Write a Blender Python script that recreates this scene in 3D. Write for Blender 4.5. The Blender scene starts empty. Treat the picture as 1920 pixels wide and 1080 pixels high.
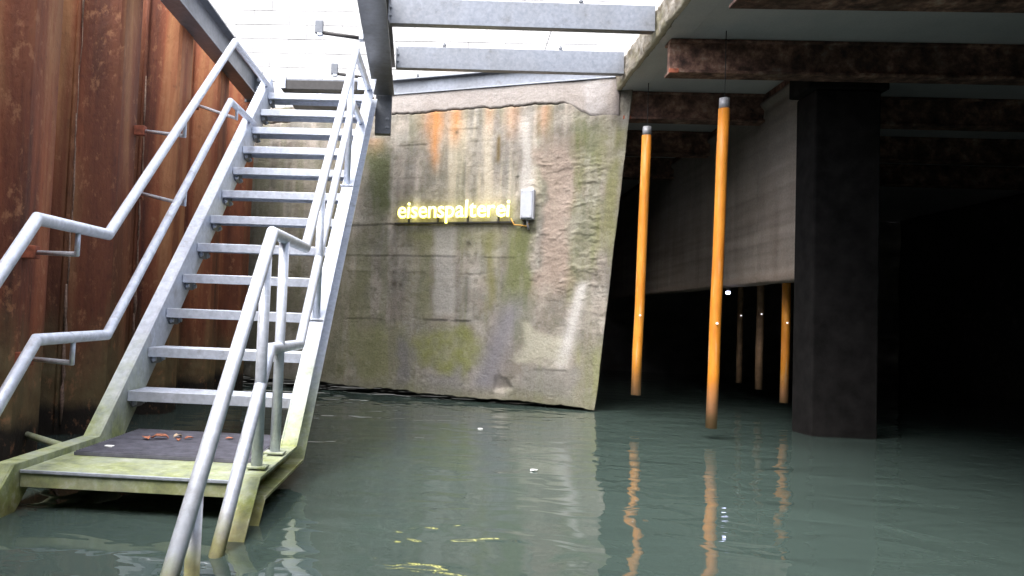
import bpy, bmesh, math, random
import numpy as np
from mathutils import Vector, Matrix

random.seed(7)
S = bpy.context.scene
COL = S.collection

# ------------------------------------------------------------------ camera
YAW, PITCH, ROLL, HCAM = 0.0583, 0.0444, 0.0393, 0.72
def cam_axis(u, v, w):
    """camera-frame vector (right, up, forward) -> world"""
    c, s = math.cos(ROLL), math.sin(ROLL)
    xc, zz = u * c + -v * s, u * s + v * c
    xc, zz = u * c - v * s, u * s + v * c
    d = w * math.cos(PITCH) - zz * math.sin(PITCH)
    z = w * math.sin(PITCH) + zz * math.cos(PITCH)
    return Vector((xc * math.cos(YAW) - d * math.sin(YAW), xc * math.sin(YAW) + d * math.cos(YAW), z))
cd = bpy.data.cameras.new('camera'); cam = bpy.data.objects.new('camera', cd); COL.objects.link(cam)
r_, u_, f_ = cam_axis(1, 0, 0), cam_axis(0, 1, 0), cam_axis(0, 0, 1)
cam.matrix_world = Matrix(((r_.x, u_.x, -f_.x, 0), (r_.y, u_.y, -f_.y, 0), (r_.z, u_.z, -f_.z, HCAM), (0, 0, 0, 1)))
cd.sensor_width = 36.0
cd.lens = 1450 / 1920 * 36
cd.shift_x = (960 - 743) / 1920
cd.clip_start = 0.05; cd.clip_end = 2000
S.camera = cam

# ------------------------------------------------------------------ sky, sun, exposure
SUN_EL, SUN_AZ = math.radians(58), math.radians(215)      # azimuth clockwise from +Y
w = bpy.data.worlds.new('World'); S.world = w; w.use_nodes = True
nt = w.node_tree; nt.nodes.clear()
sky = nt.nodes.new('ShaderNodeTexSky'); sky.sky_type = 'NISHITA'; sky.sun_disc = False
sky.sun_elevation = SUN_EL; sky.sun_rotation = SUN_AZ; sky.dust_density = 4.0; sky.air_density = 1.0; sky.ozone_density = 1.0
hsv = nt.nodes.new('ShaderNodeHueSaturation'); hsv.inputs['Saturation'].default_value = 0.45
bg = nt.nodes.new('ShaderNodeBackground'); bg.inputs['Strength'].default_value = 0.15
out = nt.nodes.new('ShaderNodeOutputWorld')
nt.links.new(sky.outputs[0], hsv.inputs['Color']); nt.links.new(hsv.outputs[0], bg.inputs[0]); nt.links.new(bg.outputs[0], out.inputs[0])
sl = bpy.data.lights.new('sun', 'SUN'); sl.energy = 1.5; sl.angle = math.radians(50); sl.color = (1.0, 0.97, 0.93)
so = bpy.data.objects.new('sun', sl); COL.objects.link(so)
sd = Vector((math.sin(SUN_AZ) * math.cos(SUN_EL), math.cos(SUN_AZ) * math.cos(SUN_EL), math.sin(SUN_EL)))
so.rotation_euler = (-sd).to_track_quat('-Z', 'Y').to_euler(); so.location = sd * 30
vs = S.view_settings
vs.view_transform = 'Standard'; vs.look = 'None'; vs.gamma = 1.0; vs.exposure = 2.08
try: vs.use_curve_mapping = False
except Exception: pass
S.cycles.max_bounces = 8; S.cycles.diffuse_bounces = 5; S.cycles.glossy_bounces = 4
S.cycles.use_denoising = True
S.cycles.sample_clamp_indirect = 6

# ------------------------------------------------------------------ helpers: noise
def vnoise(x, y, seed):
    rng = np.random.RandomState(seed); T = rng.rand(256, 256)
    xi = np.floor(x).astype(int); yi = np.floor(y).astype(int); fx = x - xi; fy = y - yi
    fx = fx * fx * (3 - 2 * fx); fy = fy * fy * (3 - 2 * fy)
    a = T[xi % 256, yi % 256]; b = T[(xi + 1) % 256, yi % 256]; c = T[xi % 256, (yi + 1) % 256]; d = T[(xi + 1) % 256, (yi + 1) % 256]
    return (a * (1 - fx) + b * fx) * (1 - fy) + (c * (1 - fx) + d * fx) * fy
def fbm(x, y, seed, octv=5, gain=0.5):
    s = 0; a = 1; t = 0
    for o in range(octv):
        s = s + a * vnoise(x * 2 ** o + 17.3 * o, y * 2 ** o + 9.1 * o, seed + o); t += a; a *= gain
    return s / t
def sstep(a, b, x):
    t = np.clip((x - a) / (b - a), 0, 1); return t * t * (3 - 2 * t)

# ------------------------------------------------------------------ helpers: objects
def tag(o, label=None, cat=None, group=None, kind=None):
    if label: o['label'] = label
    if cat: o['category'] = cat
    if group: o['group'] = group
    if kind: o['kind'] = kind
    return o
def empty(name, loc=(0, 0, 0), label=None, cat=None, group=None):
    o = bpy.data.objects.new(name, None); COL.objects.link(o); o.location = loc; o.empty_display_size = 0.1
    return tag(o, label, cat, group)
def link(name, me, parent=None, loc=(0, 0, 0)):
    o = bpy.data.objects.new(name, me); COL.objects.link(o); o.location = loc
    if parent is not None: o.parent = parent
    return o
class MB:
    def __init__(self): self.v = []; self.f = []
    def add(self, vs, fs):
        n = len(self.v); self.v += [tuple(p) for p in vs]; self.f += [tuple(i + n for i in q) for q in fs]; return self
    def box(self, x0, x1, y0, y1, z0, z1):
        v = [(x, y, z) for z in (z0, z1) for y in (y0, y1) for x in (x0, x1)]
        return self.add(v, [(0, 2, 3, 1), (4, 5, 7, 6), (0, 1, 5, 4), (2, 6, 7, 3), (0, 4, 6, 2), (1, 3, 7, 5)])
    def prism(self, poly, axis, a, b):
        """poly: closed list of 2D points, extruded along axis 'x','y','z' from a to b"""
        def P(p, t): return {'x': (t, p[0], p[1]), 'y': (p[0], t, p[1]), 'z': (p[0], p[1], t)}[axis]
        n = len(poly); v = [P(p, a) for p in poly] + [P(p, b) for p in poly]
        f = [tuple(range(n))[::-1], tuple(range(n, 2 * n))] + [(i, (i + 1) % n, n + (i + 1) % n, n + i) for i in range(n)]
        return self.add(v, f)
    def tube(self, pts, r, n=14, caps=True):
        pts = [Vector(p) for p in pts]; m = len(pts)
        rs = r if isinstance(r, (list, tuple)) else [r] * m
        t0 = (pts[1] - pts[0]).normalized()
        a = t0.orthogonal().normalized(); base = len(self.v)
        rings = []
        for i in range(m):
            tin = (pts[i] - pts[i - 1]).normalized() if i > 0 else (pts[1] - pts[0]).normalized()
            tout = (pts[i + 1] - pts[i]).normalized() if i < m - 1 else tin
            if i == 0: tin = tout
            if i > 0:
                a = (a - a.dot(tin) * tin).normalized()
            b = tin.cross(a)
            nrm = (tin + tout).normalized()
            ring = []
            for k in range(n):
                q = pts[i] + rs[i] * (math.cos(2 * math.pi * k / n) * a + math.sin(2 * math.pi * k / n) * b)
                dd = (pts[i] - q).dot(nrm) / max(tin.dot(nrm), 0.2)
                ring.append(q + tin * dd)
            rings.append(ring)
            if i < m - 1:
                a = (tin.rotation_difference(tout) @ a)
        v = [p for rg in rings for p in rg]; f = []
        for i in range(m - 1):
            for k in range(n):
                f.append((i * n + k, i * n + (k + 1) % n, (i + 1) * n + (k + 1) % n, (i + 1) * n + k))
        if caps: f += [tuple(range(n))[::-1], tuple(range((m - 1) * n, m * n))]
        return self.add(v, f)
    def cyl(self, p, q, r, n=12): return self.tube([p, q], r, n)
    def build(self, name, mat, parent=None, bevel=0.0, smooth=False, loc=(0, 0, 0)):
        me = bpy.data.meshes.new(name); me.from_pydata(self.v, [], self.f); me.update()
        bm = bmesh.new(); bm.from_mesh(me)
        bmesh.ops.recalc_face_normals(bm, faces=bm.faces)
        if bevel > 0:
            es = [e for e in bm.edges if len(e.link_faces) == 2 and e.calc_face_angle(0) > 0.6]
            bmesh.ops.bevel(bm, geom=es, offset=bevel, segments=2, profile=0.5, affect='EDGES', clamp_overlap=True)
        bm.to_mesh(me); bm.free()
        if smooth:
            for p in me.polygons: p.use_smooth = len(p.vertices) == 4
        me.materials.append(mat)
        return link(name, me, parent, loc)

def grid_mesh(P, col=None, smooth=True, rim=None):
    """P: (nu,nv,3) array of front points; rim: (3,) vector to extrude the border to the back, closed with a back face"""
    nu, nv = P.shape[:2]
    idx = np.arange(nu * nv).reshape(nu, nv)
    q = np.stack([idx[:-1, :-1], idx[1:, :-1], idx[1:, 1:], idx[:-1, 1:]], -1).reshape(-1, 4)
    V = P.reshape(-1, 3); F = q.tolist(); C = None if col is None else col.reshape(-1, 3)
    if rim is not None:
        loop = list(idx[:, 0]) + list(idx[-1, 1:]) + list(idx[-2::-1, -1]) + list(idx[0, -2:0:-1])
        n0 = len(V); V = np.vstack([V, V[loop] + np.array(rim)[None]])
        if C is not None: C = np.vstack([C, C[loop] * 0.8])
        m = len(loop)
        for i in range(m): F.append([loop[(i + 1) % m], loop[i], n0 + i, n0 + (i + 1) % m])
        F.append([n0 + i for i in range(m)])
    me = bpy.data.meshes.new('grid'); me.from_pydata(V.tolist(), [], F); me.update()
    if C is not None:
        at = me.color_attributes.new('Col', 'FLOAT_COLOR', 'POINT')
        at.data.foreach_set('color', np.hstack([np.clip(C, 0, 1), np.ones((len(C), 1))]).astype(np.float32).ravel())
    if smooth:
        me.polygons.foreach_set('use_smooth', [True] * len(me.polygons))
    return me

# ------------------------------------------------------------------ materials
class NT:
    def __init__(self, name):
        self.m = bpy.data.materials.new(name); self.m.use_nodes = True
        self.t = self.m.node_tree; self.b = self.t.nodes['Principled BSDF']
        self.co = self.t.nodes.new('ShaderNodeTexCoord')
        self.geo = self.t.nodes.new('ShaderNodeNewGeometry')
    def n(self, k, **kw):
        o = self.t.nodes.new(k)
        for a, b in kw.items(): setattr(o, a, b)
        return o
    def l(self, a, b): self.t.links.new(a, b)
    def noise(self, scale, detail=5, rough=0.55, stretch=(1, 1, 1), dist=0.0, world=True):
        mp = self.n('ShaderNodeMapping'); mp.inputs['Scale'].default_value = stretch
        self.l(self.geo.outputs['Position'] if world else self.co.outputs['Object'], mp.inputs[0])
        t = self.n('ShaderNodeTexNoise'); t.inputs['Scale'].default_value = scale; t.inputs['Detail'].default_value = detail
        t.inputs['Roughness'].default_value = rough; t.inputs['Distortion'].default_value = dist
        self.l(mp.outputs[0], t.inputs[0]); return t.outputs[0]
    def ramp(self, fac, stops):
        r = self.n('ShaderNodeValToRGB'); e = r.color_ramp.elements
        while len(e) < len(stops): e.new(0.5)
        for el, (p, c) in zip(e, stops):
            el.position = p; el.color = (*c, 1) if len(c) == 3 else c
        self.l(fac, r.inputs[0]); return r.outputs[0]
    def mix(self, fac, a, b, mode='MIX'):
        m = self.n('ShaderNodeMix', data_type='RGBA', blend_type=mode)
        for s, v in ((m.inputs[0], fac), (m.inputs[6], a), (m.inputs[7], b)):
            if isinstance(v, (int, float)): s.default_value = v
            elif isinstance(v, tuple): s.default_value = (*v, 1)
            else: self.l(v, s)
        return m.outputs[2]
    def math(self, op, a, b=0.0, clamp=False):
        m = self.n('ShaderNodeMath', operation=op, use_clamp=clamp)
        for s, v in ((m.inputs[0], a), (m.inputs[1], b)):
            if isinstance(v, (int, float)): s.default_value = v
            else: self.l(v, s)
        return m.outputs[0]
    def height(self):
        s = self.n('ShaderNodeSeparateXYZ'); self.l(self.geo.outputs['Position'], s.inputs[0]); return s.outputs[2]
    def maprange(self, v, a, b, c=0.0, d=1.0):
        m = self.n('ShaderNodeMapRange', clamp=True); self.l(v, m.inputs[0])
        for i, x in zip((1, 2, 3, 4), (a, b, c, d)): m.inputs[i].default_value = x
        return m.outputs[0]
    def bump(self, h, strength=0.3, dist=0.01):
        b = self.n('ShaderNodeBump'); b.inputs['Strength'].default_value = strength; b.inputs['Distance'].default_value = dist
        self.l(h, b.inputs['Height']); self.l(b.outputs[0], self.b.inputs['Normal'])
    def set(self, color=None, rough=None, metal=None, spec=None):
        for k, v in (('Base Color', color), ('Roughness', rough), ('Metallic', metal), ('Specular IOR Level', spec)):
            if v is None: continue
            if isinstance(v, (int, float)): self.b.inputs[k].default_value = v
            elif isinstance(v, tuple): self.b.inputs[k].default_value = (*v, 1)
            else: self.l(v, self.b.inputs[k])
        return self.m

def mat_galv(name, tone=1.0, algae=0.0, zt=0.55, namp=0.75):
    a = NT(name)
    n1 = a.noise(28, 4, 0.6); n2 = a.noise(3.0, 5, 0.6, (1, 1, 0.5))
    c = a.ramp(n1, [(0.3, (0.40 * tone, 0.435 * tone, 0.51 * tone)), (0.7, (0.54 * tone, 0.575 * tone, 0.66 * tone))])
    c = a.mix(a.maprange(n2, 0.45, 0.75, 0, 0.45), c, (0.33 * tone, 0.34 * tone, 0.36 * tone))
    vo = a.n('ShaderNodeTexVoronoi'); vo.inputs['Scale'].default_value = 55; a.l(a.geo.outputs['Position'], vo.inputs['Vector'])
    c = a.mix(0.22, c, a.mix(1.0, c, a.ramp(vo.outputs['Color'], [(0.2, (0.55,) * 3), (0.8, (1.0,) * 3)]), 'MULTIPLY'))
    dt = a.noise(11, 6, 0.7); c = a.mix(a.maprange(dt, 0.56, 0.70, 0, 0.45), c, (0.20 * tone, 0.19 * tone, 0.18 * tone))
    if algae > 0:
        z = a.height(); nz = a.noise(7, 6, 0.65, (1, 1, 0.45))
        zz = a.math('ADD', z, a.math('MULTIPLY', a.math('SUBTRACT', nz, 0.5), namp))
        m = a.maprange(zz, zt, 0.03, 0, algae)
        g = a.ramp(a.noise(16, 5, 0.7), [(0.3, (0.10, 0.13, 0.012)), (0.55, (0.29, 0.33, 0.075)), (0.70, (0.46, 0.48, 0.30))])
        c = a.mix(m, c, g)
        rz = a.math('ADD', z, a.math('MULTIPLY', a.math('SUBTRACT', a.noise(11, 4), 0.5), 0.2))
        c = a.mix(a.maprange(rz, 0.13, 0.03, 0, 0.32), c, (0.24, 0.12, 0.06))
        a.set(c, a.maprange(m, 0, 0.8, 0.42, 0.8), a.maprange(m, 0, 0.7, 0.30, 0.0))
    else:
        a.set(c, a.ramp(n2, [(0.3, (0.34,) * 3), (0.7, (0.55,) * 3)]), 0.45)
    a.bump(n1, 0.12, 0.003)
    return a.m
M = {}
M['galv'] = mat_galv('galvanised_steel', 1.12)
M['galv_wet'] = mat_galv('galvanised_steel_algae', 1.2, 0.95, 0.62)
M['galv_rail'] = mat_galv('galvanised_tube', 1.42, 0.85, 0.12, 0.2)
M['galv_platform'] = mat_galv('galvanised_steel_mossy', 0.95, 0.80, 0.75)
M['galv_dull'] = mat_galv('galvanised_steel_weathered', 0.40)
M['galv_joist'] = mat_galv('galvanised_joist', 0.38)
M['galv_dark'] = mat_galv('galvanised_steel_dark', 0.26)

def mat_rustpile(name='rusty_sheet_pile', dark_mix=0.62):
    a = NT(name)
    n1 = a.noise(6, 6, 0.6, (1, 1.0, 0.07), 0.4); n2 = a.noise(1.6, 4, 0.6, (1, 1, 0.12)); n3 = a.noise(40, 5, 0.65, (1, 1, 0.5))
    c = a.ramp(n1, [(0.30, (0.05, 0.016, 0.011)), (0.40, (0.19, 0.050, 0.024)), (0.52, (0.34, 0.102, 0.044)), (0.67, (0.52, 0.25, 0.11))])
    c = a.mix(a.maprange(n2, 0.36, 0.60, 0, dark_mix), c, (0.05, 0.020, 0.015))
    c = a.mix(a.maprange(n3, 0.35, 0.75, 0.0, 0.35), c, (0.22, 0.085, 0.035))
    z = a.height(); nz = a.noise(5, 6, 0.65, (1, 1, 0.25))
    zz = a.math('ADD', z, a.math('MULTIPLY', a.math('SUBTRACT', nz, 0.5), 1.1))
    c = a.mix(a.maprange(zz, 0.75, 0.30, 0, 0.75), c, a.ramp(a.noise(9, 5), [(0.35, (0.12, 0.10, 0.045)), (0.65, (0.20, 0.17, 0.085))]))
    zw = a.math('ADD', z, a.math('MULTIPLY', a.math('SUBTRACT', a.noise(7, 4), 0.5), 0.12))
    c = a.mix(a.maprange(zw, 0.22, 0.14, 0, 0.94), c, (0.012, 0.010, 0.009))
    fl = a.noise(17, 6, 0.72, (1, 1, 0.6)); c = a.mix(a.maprange(fl, 0.58, 0.68, 0, 0.35), c, (0.045, 0.018, 0.014)); c = a.mix(a.maprange(fl, 0.44, 0.35, 0, 0.5), c, (0.42, 0.20, 0.10))
    a.set(c, 0.72, 0.0, 0.35); a.bump(a.math('ADD', n3, a.math('MULTIPLY', fl, 1.2)), 0.6, 0.008); return a.m
M['pile'] = mat_rustpile()
M['pile_recess_shade'] = mat_rustpile('recess_shaded_sheet_pile', 0.95)  # darker copy for the back pans: recess shade painted into the rust colour

def mat_vcol(name, rough=0.88, bscale=55, bstr=0.5, spec=0.3):
    a = NT(name); at = a.n('ShaderNodeAttribute', attribute_name='Col')
    n = a.noise(bscale, 6, 0.7); n2 = a.noise(9, 5, 0.65)
    c = a.mix(a.maprange(n, 0.38, 0.66, 0.0, 0.6), at.outputs[0], a.mix(1.0, at.outputs[0], (0.62, 0.60, 0.56), 'MULTIPLY'))
    c = a.mix(a.maprange(n2, 0.55, 0.8, 0.0, 0.3), c, (0.40, 0.38, 0.35))
    pt = a.noise(150, 3, 0.6); c = a.mix(a.maprange(pt, 0.62, 0.72, 0, 0.5), c, (0.07, 0.065, 0.055))
    a.set(c, rough, 0.0, spec); a.bump(a.math('SUBTRACT', n, a.math('MULTIPLY', a.maprange(pt, 0.6, 0.75), 0.5)), bstr * 1.5, 0.008); return a.m
M['concrete_wall'] = mat_vcol('stained_concrete')

def mat_concrete(name, c0, c1, scale=5, streak=True, tint=None):
    a = NT(name)
    n = a.noise(scale, 7, 0.65); n2 = a.noise(7, 5, 0.6, (1, 1, 0.1)); n3 = a.noise(70, 4, 0.7)
    c = a.ramp(n, [(0.3, c0), (0.7, c1)])
    if streak: c = a.mix(a.maprange(n2, 0.42, 0.68, 0, 0.55), c, tuple(x * 0.5 for x in c0))
    if tint: c = a.mix(a.maprange(a.noise(2.2, 5), 0.5, 0.7, 0, 0.6), c, tint)
    c = a.mix(a.maprange(n3, 0.35, 0.7, 0, 0.3), c, tuple(x * 0.6 for x in c0))
    a.set(c, 0.9, 0.0, 0.25); a.bump(n3, 0.5, 0.006); return a.m
M['soffit'] = mat_concrete('pale_soffit_concrete', (0.44, 0.44, 0.455), (0.54, 0.535, 0.54), 3, False)  # even pale grey tone for the slab undersides
M['slab_edge'] = mat_concrete('weathered_slab_edge', (0.20, 0.18, 0.13), (0.36, 0.34, 0.28), 12, True, (0.16, 0.17, 0.07))
M['downstand'] = mat_concrete('formed_downstand_concrete', (0.17, 0.145, 0.13), (0.26, 0.225, 0.205), 3, True, (0.27, 0.19, 0.14))
M['cap'] = mat_concrete('grey_cap_concrete', (0.30, 0.27, 0.255), (0.40, 0.365, 0.345), 4, False)
M['dark_wall'] = mat_concrete('chamber_wall_concrete', (0.045, 0.042, 0.04), (0.10, 0.095, 0.085), 3, True)
M['back_wall'] = mat_concrete('grey_basin_concrete', (0.20, 0.19, 0.17), (0.30, 0.28, 0.25), 2, True)

def mat_rustbeam():
    a = NT('flaking_rusty_beam'); n = a.noise(9, 7, 0.7); n2 = a.noise(26, 5, 0.7); n3 = a.noise(2.5, 3)
    c = a.ramp(n, [(0.34, (0.05, 0.034, 0.03)), (0.48, (0.17, 0.095, 0.075)), (0.58, (0.33, 0.19, 0.14)), (0.70, (0.48, 0.38, 0.31))])
    c = a.mix(a.maprange(n3, 0.42, 0.62, 0, 0.6), c, (0.03, 0.022, 0.02))
    a.set(c, 0.85, 0.0, 0.25); a.bump(n2, 0.9, 0.012); return a.m
M['rustbeam'] = mat_rustbeam()
def mat_yellow():
    a = NT('orange_yellow_paint'); n = a.noise(5, 6, 0.65, (1, 1, 0.35)); n2 = a.noise(60, 4)
    c = a.ramp(n, [(0.30, (0.46, 0.15, 0.014)), (0.5, (0.62, 0.23, 0.024)), (0.72, (0.70, 0.33, 0.06))])
    z = a.height(); zz = a.math('ADD', z, a.math('MULTIPLY', a.math('SUBTRACT', a.noise(14, 4), 0.5), 0.1))
    c = a.mix(a.maprange(zz, 0.42, 0.22, 0, 0.75), c, (0.52, 0.27, 0.16))
    c = a.mix(a.maprange(zz, 0.20, 0.13, 0, 0.6), c, (0.16, 0.13, 0.06))
    sc_ = a.noise(45, 3, 0.5, (1, 1, 0.06)); c = a.mix(a.maprange(sc_, 0.60, 0.68, 0, 0.5), c, (0.62, 0.42, 0.22))
    c = a.mix(a.maprange(n2, 0.62, 0.75, 0, 0.5), c, (0.22, 0.09, 0.03))
    c = a.mix(a.maprange(a.noise(9, 6, 0.7, (1, 1, 0.25)), 0.58, 0.68, 0, 0.55), c, (0.40, 0.16, 0.04))
    a.set(c, 0.5, 0.0, 0.4); a.bump(n2, 0.15, 0.003); return a.m
M['yellow'] = mat_yellow()
M['yellow_shaded'] = None
def plain(name, color, rough=0.6, metal=0.0, nscale=30, var=0.25):
    a = NT(name); n = a.noise(nscale, 4, 0.6)
    c = a.ramp(n, [(0.3, tuple(x * (1 - var) for x in color)), (0.7, tuple(min(1, x * (1 + var)) for x in color))])
    a.set(c, rough, metal); a.bump(n, 0.1, 0.003); return a.m
M['rubber'] = plain('ribbed_rubber', (0.11, 0.11, 0.14), 0.6, 0, 18, 0.4)
M['hanger'] = plain('dark_hanger_steel', (0.03, 0.028, 0.028), 0.7)
M['pier_black'] = plain('added_pier_black', (0.011, 0.010, 0.010), 0.92, 0, 9, 0.5); M['pier_black'].node_tree.nodes['Principled BSDF'].inputs['Specular IOR Level'].default_value = 0.15  # near-black colour of the added pier, standing in for deep shade
M['sleeve'] = plain('grey_sleeve', (0.34, 0.34, 0.36), 0.5, 0.2)
M['box_grey'] = plain('grey_box_plastic', (0.42, 0.44, 0.50), 0.45, 0, 30, 0.08)
M['cable_yellow'] = plain('ochre_cable', (0.50, 0.26, 0.04), 0.5)
M['cable_dark'] = plain('dark_cable', (0.03, 0.03, 0.035), 0.5)
M['leaf'] = plain('dry_leaf', (0.36, 0.13, 0.07), 0.8, 0, 60, 0.5)
M['leaf_pale'] = plain('pale_leaf', (0.50, 0.38, 0.26), 0.8, 0, 60, 0.4)
M['litter'] = plain('white_litter', (0.82, 0.82, 0.82), 0.6, 0, 40, 0.05)
M['lime'] = plain('lime_deposit', (0.26, 0.17, 0.125), 0.9, 0, 60, 0.45)
M['white_wall'] = mat_concrete('white_render', (0.42, 0.42, 0.43), (0.52, 0.52, 0.52), 3, False)
M['ground'] = mat_concrete('gravel_ground', (0.14, 0.13, 0.12), (0.22, 0.21, 0.19), 20, False)
M['bed'] = plain('canal_mud', (0.05, 0.06, 0.05), 0.9)
M['rust_red'] = plain('red_rust_edge', (0.26, 0.075, 0.04), 0.85, 0, 30, 0.5)
def emit(name, color, strength):
    a = NT(name); a.set((0.8, 0.8, 0.8), 0.4)
    a.b.inputs['Emission Color'].default_value = (*color, 1); a.b.inputs['Emission Strength'].default_value = strength; return a.m
M['neon'] = emit('yellow_neon', (0.98, 0.89, 0.10), 1.1)
M['led'] = emit('bluish_white_lamp', (0.62, 0.66, 1.0), 2.5)
M['stud'] = emit('painted_flash_glint', (0.95, 0.95, 1.0), 0.35)  # emission painting a flash glint, no light source of its own

def mat_water():
    a = NT('murky_green_water')
    n0 = a.noise(1.1, 2, 0.4, (0.6, 1.5, 1)); n1 = a.noise(3.1, 2, 0.4, (1.0, 1.4, 1), 0.6); n2 = a.noise(9, 2, 0.4, (0.7, 1.5, 1), 0.4)
    h = a.math('ADD', a.math('MULTIPLY', n0, 1.4), a.math('ADD', a.math('MULTIPLY', n1, 1.0), a.math('MULTIPLY', n2, 0.06)))
    a.set((0.043, 0.063, 0.056), 0.015, 0.0, 0.5); a.b.inputs['IOR'].default_value = 1.333
    a.bump(h, 1.0, 0.011); return a.m
M['water'] = mat_water()

# ------------------------------------------------------------------ the setting: water, bed, ground
wm = MB(); wm.add([(-2.6, -4, 0), (8, -4, 0), (8, 15, 0), (-2.6, 15, 0)], [(0, 1, 2, 3)])
tag(wm.build('water', M['water']), kind='structure')
bm_ = MB(); bm_.add([(-3, -5, -1.6), (9, -5, -1.6), (9, 16, -1.6), (-3, 16, -1.6)], [(0, 1, 2, 3)])
tag(bm_.build('canal_bed', M['bed']), kind='structure')
g = MB(); G = 3.0
for (x0, x1, y0, y1) in ((-80, -2.43, -80, 120), (-2.43, 8.2, -80, -3.3), (8.2, 80, -80, 120), (-2.43, 1.5, 9.25, 120), (1.5, 8.2, 14.5, 120)):
    g.add([(x0, y0, G), (x1, y0, G), (x1, y1, G), (x0, y1, G)], [(0, 1, 2, 3)])
tag(g.build('ground', M['ground']), kind='structure')

# ------------------------------------------------------------------ concrete abutment wall
WD = np.array([0.9473015, -0.3203435]); WN = np.array([-0.3203435, -0.9473015]); WC = np.array([-2.34987, 8.25865])
def wp(s, z, d=0.0):
    s = np.asarray(s, float); z = np.asarray(z, float) + 0 * s; d = np.asarray(d, float) + 0 * s
    return np.stack([WC[0] + WD[0] * s + WN[0] * d, WC[1] + WD[1] * s + WN[1] * d, z], -1)
wall = empty('concrete_wall', tuple(wp(2.4, 0.0)), 'stained board-marked concrete wall with green algae and rust streaks rising from the water', 'wall')
def local(me, root):
    me.transform(Matrix.Translation(-Vector(root.location))); return me
NU, NV = 440, 330
def right_edge(z): return 3.955 + 0.088 * z + 0.012 * (fbm(z * 6, z * 0 + 3.1, 77, 4) - 0.5)
t = np.linspace(0, 1, NU)[:, None]; v = np.linspace(0, 1, NV)[None, :]
Sg0 = t * 4.15 + 0 * v
base = 0.075 - 0.018 * (Sg0 - 1.2) + 0.05 * (fbm(Sg0 * 7, Sg0 * 0, 5, 4) - 0.5)
Zg = base + (2.96 - base) * v
Sg = t * right_edge(Zg)
def band(z, z0, w): return np.exp(-((z - z0) / w) ** 2)
def box2(s, z, s0, s1, z0, z1, fs=0.06, fz=0.08, wob=0.12, seed=1):
    wob = wob * 1.5; ws = s + wob * (fbm(s * 5, z * 3, seed, 4) - 0.5) * 2; wz = z + wob * (fbm(s * 4 + 9, z * 4, seed + 3, 4) - 0.5) * 2
    return sstep(s0 - fs, s0 + fs, ws) * (1 - sstep(s1 - fs, s1 + fs, ws)) * sstep(z0 - fz, z0 + fz, wz) * (1 - sstep(z1 - fz, z1 + fz, wz))
def lerp(c, m, col): return c * (1 - m[..., None]) + np.array(col) * m[..., None]
s, z = Sg, Zg
f1 = fbm(s * 2.2, z * 2.2, 11); f2 = fbm(s * 9, z * 9, 21); st = fbm(s * 11, z * 0.7, 31, 5); st2 = fbm(s * 26, z * 0.9, 41, 4); hb = fbm(s * 1.2, z * 30, 51, 3)
def ct(x, k): return np.clip(0.5 + (x - 0.5) * k, 0, 1)
C = np.array([0.262, 0.247, 0.220]) + (ct(f1, 2.2)[..., None] - 0.5) * np.array([0.13, 0.12, 0.115])
C = lerp(C, ct(f2, 3) * 0.35, (0.27, 0.215, 0.18))
up = sstep(0.4, 1.6, z)
C = C * (1 + (0.25 + 0.28 * up) * (ct(st, 2.2) - 0.5))[..., None] * (1 + (0.12 + 0.2 * up) * (ct(st2, 2.2) - 0.5))[..., None] * (0.93 + 0.14 * ct(hb, 2))[..., None]
C = lerp(C, sstep(0.50, 0.66, fbm(s * 3.3, z * 2.1, 23)) * 0.6, (0.165, 0.155, 0.12))
C = lerp(C, sstep(0.52, 0.66, fbm(s * 5.5, z * 4.5, 27)) * 0.45, (0.40, 0.365, 0.32))
C = lerp(C, sstep(0.53, 0.66, fbm(s * 9, z * 0.9, 29)) * 0.45, (0.165, 0.172, 0.105))
C = lerp(C, sstep(0.54, 0.70, fbm(s * 22, z * 20, 33)) * 0.45, (0.13, 0.12, 0.09))
# pale cream wash below the cap, green drip streaks, pinkish spalled field
C = lerp(C, box2(s, z, 2.40, 3.35, 1.9, 2.75, 0.15, 0.15, 0.1, 3) * sstep(0.35, 0.65, st) * 0.7, (0.50, 0.44, 0.34))
C = lerp(C, box2(s, z, 3.22, 3.33, 1.95, 2.75, 0.04, 0.1, 0.04, 4) * 0.75, (0.52, 0.49, 0.46))
C = lerp(C, box2(s, z, 3.38, 3.72, 1.0, 2.45, 0.06, 0.15, 0.12, 6) * 0.7, (0.33, 0.255, 0.215))
gn = sstep(0.42, 0.62, fbm(s * 7, z * 1.2, 61))
for (a0, a1, b0, b1, k, col) in (
        (1.58, 1.92, 1.75, 2.45, 0.85, (0.10, 0.115, 0.05)), (3.70, 3.90, 1.0, 2.62, 0.85, (0.125, 0.14, 0.05)), (3.92, 4.12, 1.4, 2.6, 0.8, (0.17, 0.17, 0.075)),
        (3.14, 3.34, 0.62, 1.68, 0.85, (0.13, 0.145, 0.055)), (2.90, 3.02, 0.8, 1.62, 0.75, (0.18, 0.17, 0.06)), (2.1, 2.42, 0.8, 1.62, 0.5, (0.17, 0.17, 0.08)),
        (1.2, 2.2, 0.1, 0.72, 0.6, (0.19, 0.20, 0.08)), (1.3, 1.75, 0.72, 1.75, 0.7, (0.15, 0.15, 0.08)), (2.0, 3.2, 1.45, 1.68, 0.5, (0.17, 0.175, 0.06)),
        (0.0, 1.5, 0.1, 2.4, 0.6, (0.11, 0.11, 0.06)), (3.75, 4.05, 0.1, 0.6, 0.7, (0.24, 0.25, 0.12))):
    C = lerp(C, box2(s, z, a0, a1, b0, b1, 0.05, 0.14, 0.07, int(a0 * 37 + b0 * 11)) * (0.45 + 0.55 * gn) * k, col)
C = lerp(C, box2(s, z, 2.42, 2.62, 0.80, 1.66, 0.03, 0.05, 0.03, 8) * 0.75, (0.36, 0.345, 0.32))
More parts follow.
